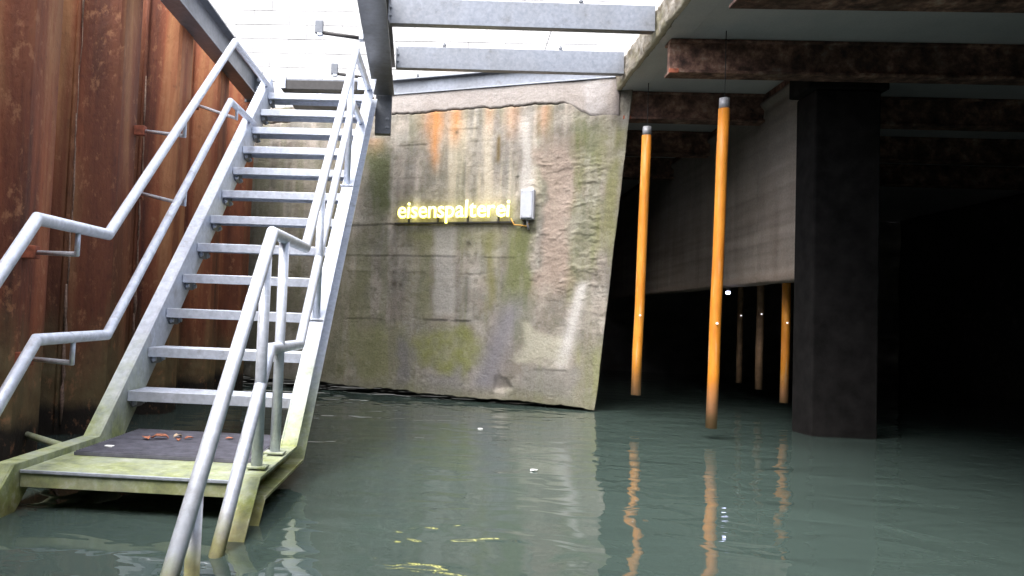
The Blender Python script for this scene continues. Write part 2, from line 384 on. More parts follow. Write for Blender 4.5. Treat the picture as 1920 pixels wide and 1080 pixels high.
gw = fbm(s * 2.6, z * 2.6, 203, 5, 0.6); g2 = np.exp(-(((s - 2.55) / 0.42) ** 2 + ((z - 0.48) / 0.24) ** 2)) * sstep(0.77, 0.74, z)
C = lerp(C, np.clip(sstep(0.22, 0.75, g2 + 1.1 * (gw - 0.5)) * (0.6 + 0.4 * ct(f2, 3)), 0, 1) * 0.8, (0.215, 0.23, 0.065))
sd_ = s - (3.12 + (z - 0.7) * 0.35)
C = lerp(C, np.exp(-(sd_ / (0.13 + 0.05 * (f2 - 0.5))) ** 2) * sstep(1.15, 0.8, z) * sstep(0.02, 0.2, z) * 0.8, (0.215, 0.205, 0.235))
C = lerp(C, box2(s, z, 2.0, 2.2, 0.1, 0.6, 0.06, 0.1, 0.1, 12) * 0.7, (0.17, 0.16, 0.175))
C = lerp(C, box2(s, z, 2.3, 2.75, 0.05, 0.27, 0.08, 0.06, 0.08, 13) * 0.7, (0.27, 0.255, 0.26))
C = lerp(C, box2(s, z, 3.25, 3.7, 0.38, 0.72, 0.06, 0.06, 0.12, 14) * 0.75, (0.40, 0.385, 0.31))
sd2 = s - (3.70 + (z - 0.6) * 0.22)
C = lerp(C, np.exp(-(sd2 / 0.055) ** 2) * box2(s, z, 3.3, 4.1, 0.42, 1.15, 0.05, 0.1, 0.1, 15) * 0.85, (0.52, 0.50, 0.49))
C = lerp(C, box2(s, z, 3.3, 3.85, 0.1, 0.38, 0.06, 0.05, 0.08, 16) * 0.6, (0.22, 0.215, 0.20))
# rust stains below the crack
for (a0, wd, z0, z1, k) in ((2.37, 0.05, 2.22, 2.80, 1.0), (2.33, 0.12, 2.5, 2.8, 0.6), (2.56, 0.07, 2.45, 2.8, 0.75), (3.12, 0.07, 2.5, 2.8, 0.45), (3.42, 0.06, 2.5, 2.78, 0.55), (2.9, 0.05, 2.55, 2.8, 0.4), (1.72, 0.1, 2.42, 2.56, 0.45)):
    m = np.exp(-((s - a0 + 0.05 * (f2 - 0.5)) / wd) ** 2) * sstep(z0 - 0.1, z0 + 0.2, z) * (1 - sstep(z1 - 0.02, z1 + 0.03, z)) * (0.5 + 0.7 * st2)
    C = lerp(C, np.clip(m * k, 0, 0.9), (0.46, 0.20, 0.065))
C = lerp(C, np.exp(-((s - 3.0) / 0.022) ** 2) * sstep(2.22, 2.32, z) * (1 - sstep(2.48, 2.58, z)) * 0.8, (0.13, 0.085, 0.02))
for (a0, b0, rr) in ((2.74, 1.50, 0.035), (1.98, 1.22, 0.025), (1.99, 1.10, 0.035), (2.58, 2.58, 0.02), (3.36, 1.62, 0.03), (2.06, 1.09, 0.02)):
    C = lerp(C, np.exp(-(((s - a0) ** 2 + (z - b0) ** 2) / rr ** 2)) * 0.8, (0.05, 0.045, 0.03))
# damp band just above the waterline
C = lerp(C, sstep(0.20, 0.05, z + 0.12 * (f2 - 0.5)) * 0.45, (0.16, 0.16, 0.09))
# relief: lift joints, board ridges, spalls, crack
f3 = fbm(s * 30, z * 30, 25, 3)
D = 0.010 * (f1 - 0.5) + 0.006 * (f2 - 0.5) - 0.0022 * sstep(0.66, 0.74, f3) + 0.0022 * (fbm(s * 0.8, z * 9.5, 57, 2) - 0.5) + 0.008 * (fbm(s * 0.7, z * 1.9, 58, 3) - 0.5)
def joint(z0, a, b, depth, seed):
    zj = z0 + 0.016 * (fbm(s * 3, s * 0, seed, 5) - 0.5) * 2
    on = sstep(a - 0.03, a + 0.03, s) * (1 - sstep(b - 0.03, b + 0.03, s)) * sstep(0.30, 0.62, fbm(s * 5, s * 0 + seed, seed + 1, 4))
    return on * (-0.28 * depth * band(z, zj, 0.007) + 0.25 * depth * sstep(zj + 0.10, zj, z) * sstep(zj - 0.01, zj, z))
for (z0, a, b, dp, sd0) in ((2.48, 1.5, 2.95, 0.022, 71), (2.12, 2.80, 3.18, 0.022, 72), (2.14, 2.0, 2.4, 0.012, 73), (1.685, 0.9, 3.2, 0.03, 74), (1.37, 1.3, 3.2, 0.02, 75), (1.21, 1.3, 2.9, 0.012, 76), (0.74, 1.2, 2.05, 0.02, 77), (0.755, 2.22, 2.78, 0.034, 78), (0.33, 3.40, 3.7, 0.02, 79), (2.6, 2.5, 2.8, 0.014, 80)):
    D = D + joint(z0, a, b, dp, sd0)
D = D - 0.02 * np.exp(-((s - 3.19) / 0.012) ** 2) * sstep(1.95, 2.0, z) * (1 - sstep(2.12, 2.14, z))
rough = box2(s, z, 3.36, 4.02, 0.95, 2.30, 0.06, 0.15, 0.1, 18)
rid = fbm(s * 6 + 2, z * 15, 91, 5, 0.6); rid2 = fbm(s * 12, z * 26, 95, 4, 0.6)
D = D + rough * (0.006 * (sstep(0.575, 0.605, rid) - 0.2) + 0.0025 * (sstep(0.55, 0.58, rid2) - 0.3) + 0.006 * (f2 - 0.5))
D = D - 0.03 * box2(s, z, 3.02, 3.2, 0.12, 0.5, 0.03, 0.04, 0.06, 19) * sstep(0.4, 0.6, f1)
crack = 2.805 + 0.020 * (fbm(s * 13, s * 0, 101, 5, 0.7) - 0.5) * 2
D = D - 0.03 * band(z, crack - 0.003, 0.006) * (1 - sstep(3.55, 3.75, s))
me = grid_mesh(wp(Sg, Zg, D), C, True, (-0.06, 0.95, 0))
me.name = 'wall_face'; me.materials.append(M['concrete_wall']); link('wall_face', local(me, wall), wall)
fo = MB(); fp = [wp(0.0, 0, -0.22), wp(3.93, 0, -0.22), wp(3.93, 0, -0.9), wp(0.0, 0, -0.9)]
fo.prism([(p[0] - wall.location.x, p[1] - wall.location.y) for p in fp], 'z', -1.6, -0.06)
fo.build('footing', M['dark_wall'], wall)
# cap: a later pour sitting proud of the wall above the ragged crack
NU2, NV2 = 260, 40
t = np.linspace(0, 1, NU2)[:, None]; v = np.linspace(0, 1, NV2)[None, :]
s = 1.0 + t * 3.10 + 0 * v
zb = 2.805 + 0.020 * (fbm(s * 13, s * 0, 101, 5, 0.7) - 0.5) * 2 - 0.16 * sstep(3.55, 3.95, s) - 0.02 * fbm(s * 5, s * 0, 9) * sstep(3.7, 3.8, s)
z = zb + (2.99 - zb) * v
D = 0.006 + 0.008 * (fbm(s * 3, z * 3, 111) - 0.5) + 0.006 * (fbm(s * 14, z * 14, 112) - 0.5) + 0.015 * sstep(3.7, 3.85, s) * (fbm(s * 6, z * 6, 113) - 0.5) - 0.007 * (1 - sstep(0, 0.08, v))
C = np.array([0.30, 0.27, 0.255]) + (fbm(s * 3, z * 3, 114)[..., None] - 0.5) * 0.14 + 0 * s[..., None]
C = lerp(C, sstep(0.5, 0.75, fbm(s * 7, z * 7, 115)) * 0.5, (0.27, 0.235, 0.215))
C = lerp(C, box2(s, z, 3.80, 4.0, 2.65, 2.95, 0.05, 0.05, 0.08, 116) * 0.5, (0.47, 0.45, 0.46))
C = lerp(C, sstep(4.02, 4.1, s) * 0.7, (0.08, 0.065, 0.065))
me = grid_mesh(wp(s, z, D), C, True, (-0.06, 0.90, 0)); me.materials.append(M['concrete_wall']); me.name = 'cap'
o = link('cap', local(me, wall), wall); o['label'] = 'smoother grey concrete cap above the ragged crack'
# ------------------------------------------------------------------ sheet pile wall
piles = empty('sheet_pile_wall', (-2.15, 3.0, 0), 'rust-brown steel sheet pile wall beside the metal stair', 'sheet piling')
XF, XB, PER = -1.95, -2.40, 0.99
XM = (XF + XB) / 2
def pan_mesh(prof, ends):
    th = 0.013
    back = [(x - th, y) for x, y in prof]
    m = MB(); m.prism([(x + 2.15, y) for x, y in prof] + [(x + 2.15, y) for x, y in back[::-1]], 'z', -1.2, 3.10)
    for (x, y) in ends:
        m.prism([(x + 2.15 + 0.019 * math.cos(q), y + 0.019 * math.sin(q)) for q in [k * math.pi / 4 for k in range(8)]], 'z', -1.2, 3.095)
    return m
front_pan = pan_mesh([(XM + 0.006, -0.372), (XF - 0.02, -0.287), (XF, -0.265), (XF, -0.022), (XF - 0.02, 0.0), (XM + 0.006, 0.088)], [(XM, 0.095)])
back_pan = pan_mesh([(XM - 0.006, 0.104), (XB + 0.02, 0.192), (XB, 0.214), (XB, 0.492), (XB + 0.02, 0.514), (XM - 0.006, PER - 0.388)], [(XM, PER - 0.380)])
protos = {}
rp = random.Random(3)
for k in range(-7, 5):
    for nm, pm_ in (('f', front_pan), ('b', back_pan)):
        if nm not in protos:
            o = protos[nm] = pm_.build('pile', M['pile' if nm == 'f' else 'pile_recess_shade'], piles, 0.004)
        else:
            o = protos[nm].copy(); COL.objects.link(o); o.parent = piles
        o.location = (0.005 * rp.uniform(-1, 1), 3.74 + PER * k - 3.0, 0.0)
# pale lime weeping out of the inner corners
for (yc, z0, z1, sd0) in ((4.335, 0.25, 2.8, 1), (5.325, 0.5, 2.4, 2), (3.345, 0.5, 1.6, 5)):
    rr = random.Random(sd0); m = MB(); zz = z1
    xc = XM + 0.024
    while zz > z0:
        h = rr.uniform(0.10, 0.45); wv = rr.uniform(0.003, 0.008) * (1.7 if zz < 0.9 else 1)
        y0 = yc + rr.uniform(-0.012, 0.012)
        m.tube([(xc + 0.15 - 0.15, y0, zz), (xc + 0.006, y0 + rr.uniform(-0.006, 0.006), zz - h * 0.5), (xc, y0 + rr.uniform(-0.01, 0.01), zz - h)], [wv * 0.5, wv, wv * 0.4], 6)
        zz -= h * rr.uniform(0.55, 0.9)
    m.v = [(a + 2.15, b - 3.0, c) for a, b, c in m.v]
    m.build('lime_deposit', M['lime'], piles, smooth=True)

# ------------------------------------------------------------------ I-beams and channels
def ibeam(mb, axis, a, b, cx, z0, z1, fw, tf=0.014, tw=0.010):
    h = [(cx - fw / 2, z0), (cx + fw / 2, z0), (cx + fw / 2, z0 + tf), (cx + tw / 2, z0 + tf), (cx + tw / 2, z1 - tf), (cx + fw / 2, z1 - tf), (cx + fw / 2, z1), (cx - fw / 2, z1), (cx - fw / 2, z1 - tf), (cx - tw / 2, z1 - tf), (cx - tw / 2, z0 + tf), (cx - fw / 2, z0 + tf)]
    return mb.prism(h, axis, a, b)
def bolt_mesh(mb, p, d, r=0.012, l=0.012):
    p = Vector(p); d = Vector(d).normalized()
    mb.cyl(p, p + d * 0.003, r * 1.5, 12); mb.cyl(p + d * 0.003, p + d * (0.003 + l), r, 6); return mb

lb = empty('edge_beam', (-1.89, 5.0, 2.82), 'galvanised steel I-beam running along the top of the rusty sheet piles', 'beam')
ibeam(MB(), 'y', -2.5, 2.32, 0, 0, 0.26, 0.14, 0.016).build('beam_body', M['galv_dull'], lb, 0.003)
MB().box(-0.085, 0.085, 2.325, 2.34, -0.02, 0.28).build('end_plate', M['galv_dark'], lb, 0.003)
for dz in (0.05, 0.12, 0.2):
    bolt_mesh(MB(), (0.046, 2.322, dz), (0, -1, 0), 0.013).build('bolt', M['galv'], lb)

mbm = empty('main_beam', (-0.56, 5.9, 2.83), 'thick grey steel beam between the stair opening and the cross joists', 'beam')
mbm.rotation_euler = (0, 0, math.radians(1.9))
ibeam(MB(), 'y', -2.9, 1.20, 0, 0, 0.28, 0.19, 0.018, 0.012).build('beam_body', M['galv_dark'], mbm, 0.003)
m = MB(); m.box(-0.075, 0.075, 1.21, 1.30, -0.36, 0.20); m.build('bearing_stub', M['galv_dark'], mbm, 0.004)
for dz in (-0.30, -0.22): bolt_mesh(MB(), (0.04, 1.21, dz), (0, -1, 0), 0.012).build('bolt', M['galv_dull'], mbm)

def joist(y0, y1, lab):
    r = empty('cross_joist', (0.5, (y0 + y1) / 2, 2.915), lab, 'joist', 'cross joists under the open deck')
    r.rotation_euler = (0, 0, math.atan2(y1 - y0, 1.95))
    m = MB(); hh = [(-0.035, 0), (0.035, 0), (0.035, 0.012), (-0.027, 0.012), (-0.027, 0.176), (0.035, 0.176), (0.035, 0.188), (-0.035, 0.188)]
    m.prism(hh, 'x', -0.955, 0.985); m.build('channel', M['galv_joist'], r, 0.002)
    MB().box(-0.965, -0.957, -0.06, 0.05, 0.01, 0.17).build('end_plate', M['galv_dull'], r)
    for x in (-0.55, 0.45):
        c = MB(); c.box(x - 0.015, x + 0.015, -0.03, 0.03, 0.189, 0.196); c.cyl((x, 0, 0.196), (x, 0, 0.235), 0.008, 8); c.cyl((x, 0, 0.21), (x, 0, 0.223), 0.015, 6)
        c.build('hold_down_bolt', M['galv_dark'], r)
    for dz in (0.06, 0.12): bolt_mesh(MB(), (-0.95, -0.036, dz), (0, -1, 0), 0.010).build('bolt', M['galv_dull'], r)
    return r
joist(6.60, 6.64, 'galvanised channel joist spanning to the bridge slab just in front of the concrete wall cap')
joist(5.61, 5.68, 'galvanised channel joist next to the upper rod bracket, farther from the concrete wall')
# channel lying on top of the wall cap
r = empty('wall_channel', tuple(wp(2.9, 2.992, 0.0)), 'steel channel lying along the top of the concrete wall cap', 'channel')
r.rotation_euler = (0, 0, math.atan2(WD[1], WD[0]))
m = MB(); m.prism([(-0.02, 0), (0.05, 0), (0.05, 0.16), (-0.02, 0.16), (-0.02, 0.148), (0.038, 0.148), (0.038, 0.012), (-0.02, 0.012)], 'x', -1.06, 1.16); m.build('channel', M['galv_dull'], r, 0.002)
for x in (-0.75, 0.3):
    c = MB(); c.cyl((x, 0.01, 0.16), (x, 0.01, 0.20), 0.008, 8); c.cyl((x, 0.01, 0.17), (x, 0.01, 0.185), 0.016, 6); c.build('hold_down_bolt', M['galv_dark'], r)

# rod brackets on the main beam
for (y, zz, lab) in ((5.70, 2.845, 'rod bracket with square end plate on the main beam, over the stair'), (6.80, 2.89, 'rod bracket with square end plate on the main beam, behind the handrail end')):
    x0 = -0.56 - 0.096 - (y - 5.9) * math.tan(math.radians(1.9))
    r = empty('rod_bracket', (x0, y, zz), lab, 'bracket', 'rod brackets on the main beam')
    MB().box(-0.035, -0.001, -0.03, 0.03, -0.02, 0.05).build('fixing_plate', M['galv'], r, 0.003)
    MB().cyl((-0.03, 0, 0.0), (-0.31, 0, 0.035), 0.014, 10).build('rod', M['hanger'], r, smooth=True)
    m = MB(); m.box(-0.372, -0.312, -0.022, 0.022, 0.03, 0.125); m.build('end_plate', M['galv_dark'], r, 0.003)
    MB().box(-0.355, -0.315, -0.02, 0.02, 0.012, 0.0295).build('nut', M['galv'], r, 0.003)

# ------------------------------------------------------------------ bridge deck on the right
br = empty('bridge_deck', (1.5, 6.0, 2.87), 'dark concrete bridge deck on rusty cross beams over the water', 'bridge')
NUs, NVs = 500, 14
t = np.linspace(-3.2, 14.4, NUs)[:, None]; v = np.linspace(0, 1, NVs)[None, :]
ye = t + 0 * v; ze = 2.87 + 0.21 * v + 0 * t
xe = 1.5 - 0.012 * (fbm(ye * 5, ze * 5, 131) - 0.3) - 0.035 * (fbm(ye * 18, ze * 18, 132, 4, 0.65) - 0.5) + 0.02 * (1 - sstep(0, 0.12, v)) * fbm(ye * 9, ye * 0, 133)
Ce = np.array([0.22, 0.195, 0.16]) + (fbm(ye * 22, ze * 22, 134, 4, 0.7)[..., None] - 0.5) * 0.45
Ce = lerp(Ce, sstep(0.5, 0.65, fbm(ye * 4, ze * 9, 135)) * 0.6, (0.16, 0.15, 0.075))
Ce = lerp(Ce, (1 - sstep(0.03, 0.12, v)) * 0.7 * np.ones_like(ye), (0.40, 0.36, 0.25))
me = grid_mesh(np.stack([xe - 1.5, ye - 6.0, ze - 2.87], -1), Ce, True, (0.03, 0, 0)); me.materials.append(M['concrete_wall']); me.name = 'slab_edge'
link('slab_edge', me, br)
MB().box(0.235, 6.7, -9.2, 8.4, 0.003, 0.20).build('slab', M['soffit'], br)
MB().box(0.031, 0.234, -9.19, 8.39, 0.004, 0.19).build('slab_soffit_strip', M['soffit'], br)
for (y, x0) in ((5.66, 0.105), (6.94, 0.075), (8.3, 0.1), (9.6, 0.1), (4.38, 0.11)):
    y -= 6.0
    m = MB()
    # I-beam seen from its web side, along x
    zz0, zz1 = -0.25, 0.0
    fw = 0.15; cy = y + fw / 2; tf = 0.022; tw = 0.016
    hh = [(cy - fw / 2, zz0), (cy + fw / 2, zz0), (cy + fw / 2, zz0 + tf), (cy + tw / 2, zz0 + tf), (cy + tw / 2, zz1 - tf), (cy + fw / 2, zz1 - tf), (cy + fw / 2, zz1), (cy - fw / 2, zz1), (cy - fw / 2, zz1 - tf), (cy - tw / 2 - 0.04, zz1 - tf), (cy - tw / 2 - 0.04, zz0 + tf), (cy - fw / 2, zz0 + tf)]
    m.prism(hh, 'x', x0, 5.6); ob = m.build('cross_beam', M['rustbeam'], br, 0.005)
    mm = MB(); mm.box(x0 - 0.012, x0 + 0.06, cy - fw / 2 - 0.008, cy - fw / 2 - 0.001, zz0 - 0.006, zz0 + tf + 0.004); mm.build('rusted_flange_tip', M['rust_red'], ob, 0.003)
MB().box(-3.9, -0.02, -9.2, -6.1, 0.0, 0.2).build('added_shade_slab', M['soffit'], br)  # added slab, unseen behind the camera, cuts the light from the back
# downstand wall hanging below the deck
dw = empty('downstand_wall', (2.8, 6.1, 1.2), 'pinkish grey concrete downstand wall hanging under the bridge deck behind the orange poles', 'wall')
ys = [6.25, 7.05, 8.6, 10.2, 11.8, 13.4]
for i in range(len(ys) - 1):
    NUd, NVd = 90, 90
    a0, a1 = ys[i] + (0.008 if i else 0), ys[i + 1]
    yy = np.linspace(a0, a1, NUd)[:, None] + 0 * np.linspace(0, 1, NVd)[None, :]; vv = np.linspace(0, 1, NVd)[None, :] + 0 * yy
    zb = 1.18 + 0.010 * (fbm(yy * 6, yy * 0, 141, 4) - 0.5) + (yy - 6) * 0.012
    zz = zb + (2.79 - zb) * vv
    dx = 0.010 * (fbm(yy * 3, zz * 3, 142) - 0.5) + 0.006 * (fbm(yy * 14, zz * 14, 143) - 0.5) + 0.003 * np.sin(zz * 2 * math.pi / 0.11)
    dx = dx + 0.03 * sstep(0.96, 0.985, vv)
    Cd = np.array([0.38, 0.318, 0.272]) + (fbm(yy * 3, zz * 2, 144)[..., None] - 0.5) * 0.12
    bt = np.random.RandomState(5).rand(64)[(zz / 0.11).astype(int) % 64]
    Cd = Cd * (0.70 + 0.45 * fbm(yy * 9, zz * 1.2, 145))[..., None] * (0.86 + 0.28 * bt)[..., None] * (0.8 + 0.4 * fbm(yy * 1.5, zz * 26, 147, 3))[..., None]
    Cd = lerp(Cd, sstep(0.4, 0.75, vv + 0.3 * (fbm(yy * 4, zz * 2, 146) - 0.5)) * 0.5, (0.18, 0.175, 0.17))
    Cd = lerp(Cd, (1 - sstep(0.02, 0.07, vv)) * 0.5, (0.33, 0.25, 0.20))
    me = grid_mesh(np.stack([-dx, yy - 6.1, zz - 1.2], -1), Cd, True, (0.15, 0, 0)); me.materials.append(M['concrete_wall']); me.name = 'wall_panel'
    link('wall_panel', me, dw)
MB().box(0.0, 0.13, 0.16, 7.28, 1.592, 1.669).build('top_packing', M['rustbeam'], dw)

pr_ = empty('added_dark_pier', (3.0, 6.08, 0.0), 'added near-black square pier ending the downstand wall in darkness', 'pier')  # invented pier, coloured near black so this end falls into darkness
MB().box(-0.24, 0.24, -0.16, 0.16, -1.58, 2.60).build('shaft', M['pier_black'], pr_, 0.015)
MB().box(-0.30, 0.30, -0.165, 0.165, 2.605, 2.868).build('head', M['pier_black'], pr_, 0.015)
# chamber walls in the dark behind
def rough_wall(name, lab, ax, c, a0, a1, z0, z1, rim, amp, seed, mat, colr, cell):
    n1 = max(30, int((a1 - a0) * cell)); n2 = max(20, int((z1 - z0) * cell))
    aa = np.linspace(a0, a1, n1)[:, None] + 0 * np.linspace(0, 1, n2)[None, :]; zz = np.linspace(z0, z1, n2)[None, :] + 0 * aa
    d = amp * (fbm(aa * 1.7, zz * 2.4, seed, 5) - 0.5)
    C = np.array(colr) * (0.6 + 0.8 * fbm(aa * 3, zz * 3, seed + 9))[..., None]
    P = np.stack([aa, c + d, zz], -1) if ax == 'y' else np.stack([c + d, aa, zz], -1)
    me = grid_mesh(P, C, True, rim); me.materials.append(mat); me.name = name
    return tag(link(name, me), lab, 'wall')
rough_wall('chamber_wall', 'rough dark stone wall at the far end of the space under the bridge', 'y', 14.2, 1.3, 8.2, -1.5, 2.85, (0, 0.3, 0), 0.5, 151, M['concrete_wall'], (0.26, 0.25, 0.24), 18)
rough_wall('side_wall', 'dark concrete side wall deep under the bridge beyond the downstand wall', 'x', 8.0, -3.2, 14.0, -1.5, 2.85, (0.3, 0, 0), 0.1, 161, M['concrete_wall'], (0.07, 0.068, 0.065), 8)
rough_wall('inner_wall', 'dark rough wall running back behind the stained concrete wall, under the bridge', 'x', 1.35, 7.75, 14.0, -1.5, 2.86, (-0.3, 0, 0), 0.12, 171, M['concrete_wall'], (0.24, 0.23, 0.22), 14)
rough_wall('added_light_block_wall', 'added unseen grey wall behind the camera, shutting out low light', 'y', -3.1, -2.2, 8.0, -1.5, 2.99, (0, -0.3, 0), 0.05, 181, M['concrete_wall'], (0.20, 0.19, 0.17), 8)  # added out of view so that light enters only from above

# ------------------------------------------------------------------ staircase
XL, XR = -1.474, -0.674
Y1, Z1, GO, RI = 3.62, 0.345, 0.2318, 0.2008
TH = math.atan2(RI, GO)
st_ = empty('staircase', ((XL + XR) / 2, 3.2, 0.0), 'galvanised steel open-tread staircase climbing from a mossy platform at the water', 'staircase')
ox, oy = st_.location.x, st_.location.y
def L(x, y, z): return (x - ox, y - oy, z)
def stair_line(y, off):       # z of a line parallel to the nosings, offset perpendicular by off
    return Z1 + (y - Y1) * math.tan(TH) + off / math.cos(TH)
TOP, BOT = 0.045, -0.155
PZ = 0.144
def stringer(side):
    web_x = XL if side < 0 else XR
    sgn = side
    zt, zbm = PZ + 0.025, PZ - 0.075
    # polyline of the upper and lower edges in (y, z): submerged lower flight, platform, upper flight, landing
    y_b = 2.70
    def lowz(y, off): return PZ - 0.02 + (y - 2.66) * math.tan(TH) + off / math.cos(TH)
    yk1 = Y1 + (zt - Z1 - TOP / math.cos(TH)) / math.tan(TH)
    yk2 = Y1 + (zbm - Z1 - BOT / math.cos(TH)) / math.tan(TH)
    top = [(1.55, lowz(1.55, 0.03)), (2.66 + (zt - PZ + 0.02 - 0.03 / math.cos(TH)) / math.tan(TH), zt), (yk1, zt), (6.30, stair_line(6.30, TOP))]
    bot = [(1.62, lowz(1.62, -0.11)), (2.66 + (zbm - PZ + 0.02 + 0.11 / math.cos(TH)) / math.tan(TH), zbm), (yk2, zbm), (6.45, stair_line(6.45, BOT))]
    m = MB()
    def strip(poly_a, poly_b, x0, x1):
        pts = poly_a + poly_b[::-1]
        v = [L(x0, y, z) for y, z in pts] + [L(x1, y, z) for y, z in pts]; n = len(pts)
        k = len(poly_a); f = []
        for i in range(k - 1):
            j = n - 1 - i
            f.append((i, i + 1, j - 1, j)); f.append((n + i, n + j, n + j - 1, n + i + 1))
        f += [(i, n + i, n + (i + 1) % n, (i + 1) % n) for i in range(n)]
        m.add(v, f)
    def inset(pl, d): return [(y, z + d) for y, z in pl]
    strip(top, bot, web_x, web_x + sgn * 0.008)
    strip(top, inset(top, -0.012), web_x + sgn * 0.0085, web_x + sgn * 0.075)
    strip(inset(bot, 0.012), bot, web_x + sgn * 0.0085, web_x + sgn * 0.075)
    return m.build('stringer', M['galv_wet'], st_, 0.0015)
stringer(-1); stringer(1)
# treads
def tread_parts():
    wd = XR - XL - 0.006; x0 = -wd / 2; x1 = wd / 2
    m = MB()
    m.prism([(0.0, 0.0), (0.235, 0.0), (0.235, -0.035), (0.231, -0.035), (0.231, -0.005), (0.012, -0.005), (0.012, -0.044), (0.030, -0.044), (0.030, -0.048), (0.0, -0.048)], 'x', x0, x1)
    for k in range(5): m.box(x0 + 0.01, x1 - 0.01, 0.02 + 0.042 * k, 0.028 + 0.042 * k, -0.001, 0.003)
    e = MB()
    e.prism([(0.03, -0.004), (0.225, -0.004), (0.225, -0.065), (0.17, -0.085), (0.06, -0.085), (0.03, -0.065)], 'x', x0, x0 + 0.007)
    e2 = MB()
    e2.prism([(0.03, -0.004), (0.225, -0.004), (0.225, -0.065), (0.17, -0.085), (0.06, -0.085), (0.03, -0.065)], 'x', x1 - 0.007, x1)
    return m, e, e2, x0, x1
proto = None
for i in range(12):
    loc = ((XL + XR) / 2 - ox, Y1 + GO * i - oy, Z1 + RI * i)
    if proto is None:
        m, e, e2, x0, x1 = tread_parts()
        tr = m.build('tread', M['galv'], st_, 0.0015); tr.location = loc
        kids = [e.build('end_plate', M['galv_dull'], tr), e2.build('end_plate', M['galv_dull'], tr)]
        for (xx, sg) in ((x0 + 0.007, 1), (x1 - 0.007, -1)):
            for yy in (0.06, 0.19): kids.append(bolt_mesh(MB(), (xx, yy, -0.062), (sg, 0, 0), 0.011).build('bolt', M['galv'], tr))
        proto = (tr, kids)
    else:
        tr = proto[0].copy(); COL.objects.link(tr); tr.parent = st_; tr.location = loc
        for kd in proto[1]:
            c = kd.copy(); COL.objects.link(c); c.parent = tr
# platform
pm = MB(); pm.box(XL - ox + 0.003, XR - ox - 0.003, 2.70 - oy, 3.70 - oy, PZ - 0.008, PZ)
pm.box(XL - ox + 0.003, XR - ox - 0.003, 2.70 - oy, 2.708 - oy, PZ - 0.06, PZ - 0.0085)
pm.box(XL - ox + 0.003, XR - ox - 0.003, 2.7085 - oy, 2.74 - oy, PZ - 0.06, PZ - 0.053)
pm.box(XL - ox + 0.003, XR - ox - 0.003, 3.692 - oy, 3.70 - oy, PZ - 0.06, PZ - 0.0085)
pm.box(XL - ox + 0.003, XR - ox - 0.003, 3.15 - oy, 3.16 - oy, PZ - 0.06, PZ - 0.0085)
pl_ = pm.build('platform', M['galv_platform'], st_, 0.0015)
MB().box(XL - ox + 0.004, XR - ox - 0.004, 2.692 - oy, 2.6995 - oy, PZ - 0.010, PZ + 0.002).build('nosing', M['galv'], pl_, 0.002)
# head of the stair: edge plate, pale side cheeks, landing sheet
yT = Y1 + GO * 12; zT = Z1 + RI * 12
MB().box(XL - ox + 0.10, XR - ox - 0.10, yT - oy, yT + 0.012 - oy, zT - 0.095, zT - 0.02).build('landing_edge', M['hanger'], st_, 0.002)
for xx in (XL, XR - 0.095):
    MB().box(xx - ox + 0.002, xx - ox + 0.093, yT - 0.004 - oy, yT + 0.012 - oy, zT - 0.09, zT + 0.012).build('cheek_plate', M['galv'], st_, 0.002)
MB().box(XL - ox + 0.002, XR - ox - 0.002, yT + 0.013 - oy, 7.45 - oy, zT - 0.02, zT - 0.004).build('landing_sheet', M['galv_dull'], st_)
# right handrail, fixed to the stair
XH = -0.645; RT = 0.024
def rail(pts, r, name, root, mat, off): 
    m = MB(); m.tube([(x - off[0], y - off[1], z) for x, y, z in pts], r, 16); return m.build(name, mat, root, smooth=True)
O2 = (ox, oy)
hr = rail([(XH, 1.72, -0.12), (XH, 2.88, 1.04), (XH, 3.60, 1.055), (XH, 5.22, 2.575), (XH, 6.22, 2.60)], RT, 'handrail', st_, M['galv_rail'], O2)
mr = rail([(XH, 2.14, -0.18), (XH, 2.93, 0.60), (XH, 3.56, 0.60), (XH, 5.15, 2.19), (XH, 5.84, 2.21)], RT * 0.95, 'middle_rail', st_, M['galv_rail'], O2)
for (y, z0, z1) in ((2.80, 0.175, 0.955), (3.11, 0.175, 1.04), (4.00, stair_line(4.0, TOP) - 0.02, 1.42), (5.02, stair_line(5.02, TOP) - 0.02, 2.37), (2.09, -0.4, 0.235)):
    p = rail([(XH, y, z0), (XH, y, z1)], 0.021, 'post', st_, M['galv_rail'], O2)
    if z0 > 0:
        m = MB(); m.box(XH - 0.04 - ox, XH + 0.04 - ox, y - 0.035 - oy, y + 0.035 - oy, z0, z0 + 0.008); m.build('base_plate', M['galv_wet'], p, 0.002)
# tie bar from the platform to the piles
MB().cyl(L(-1.545, 3.23, 0.13), L(-1.955, 3.62, 0.115), 0.016, 10).build('tie_bar', M['galv_platform'], st_, smooth=True)

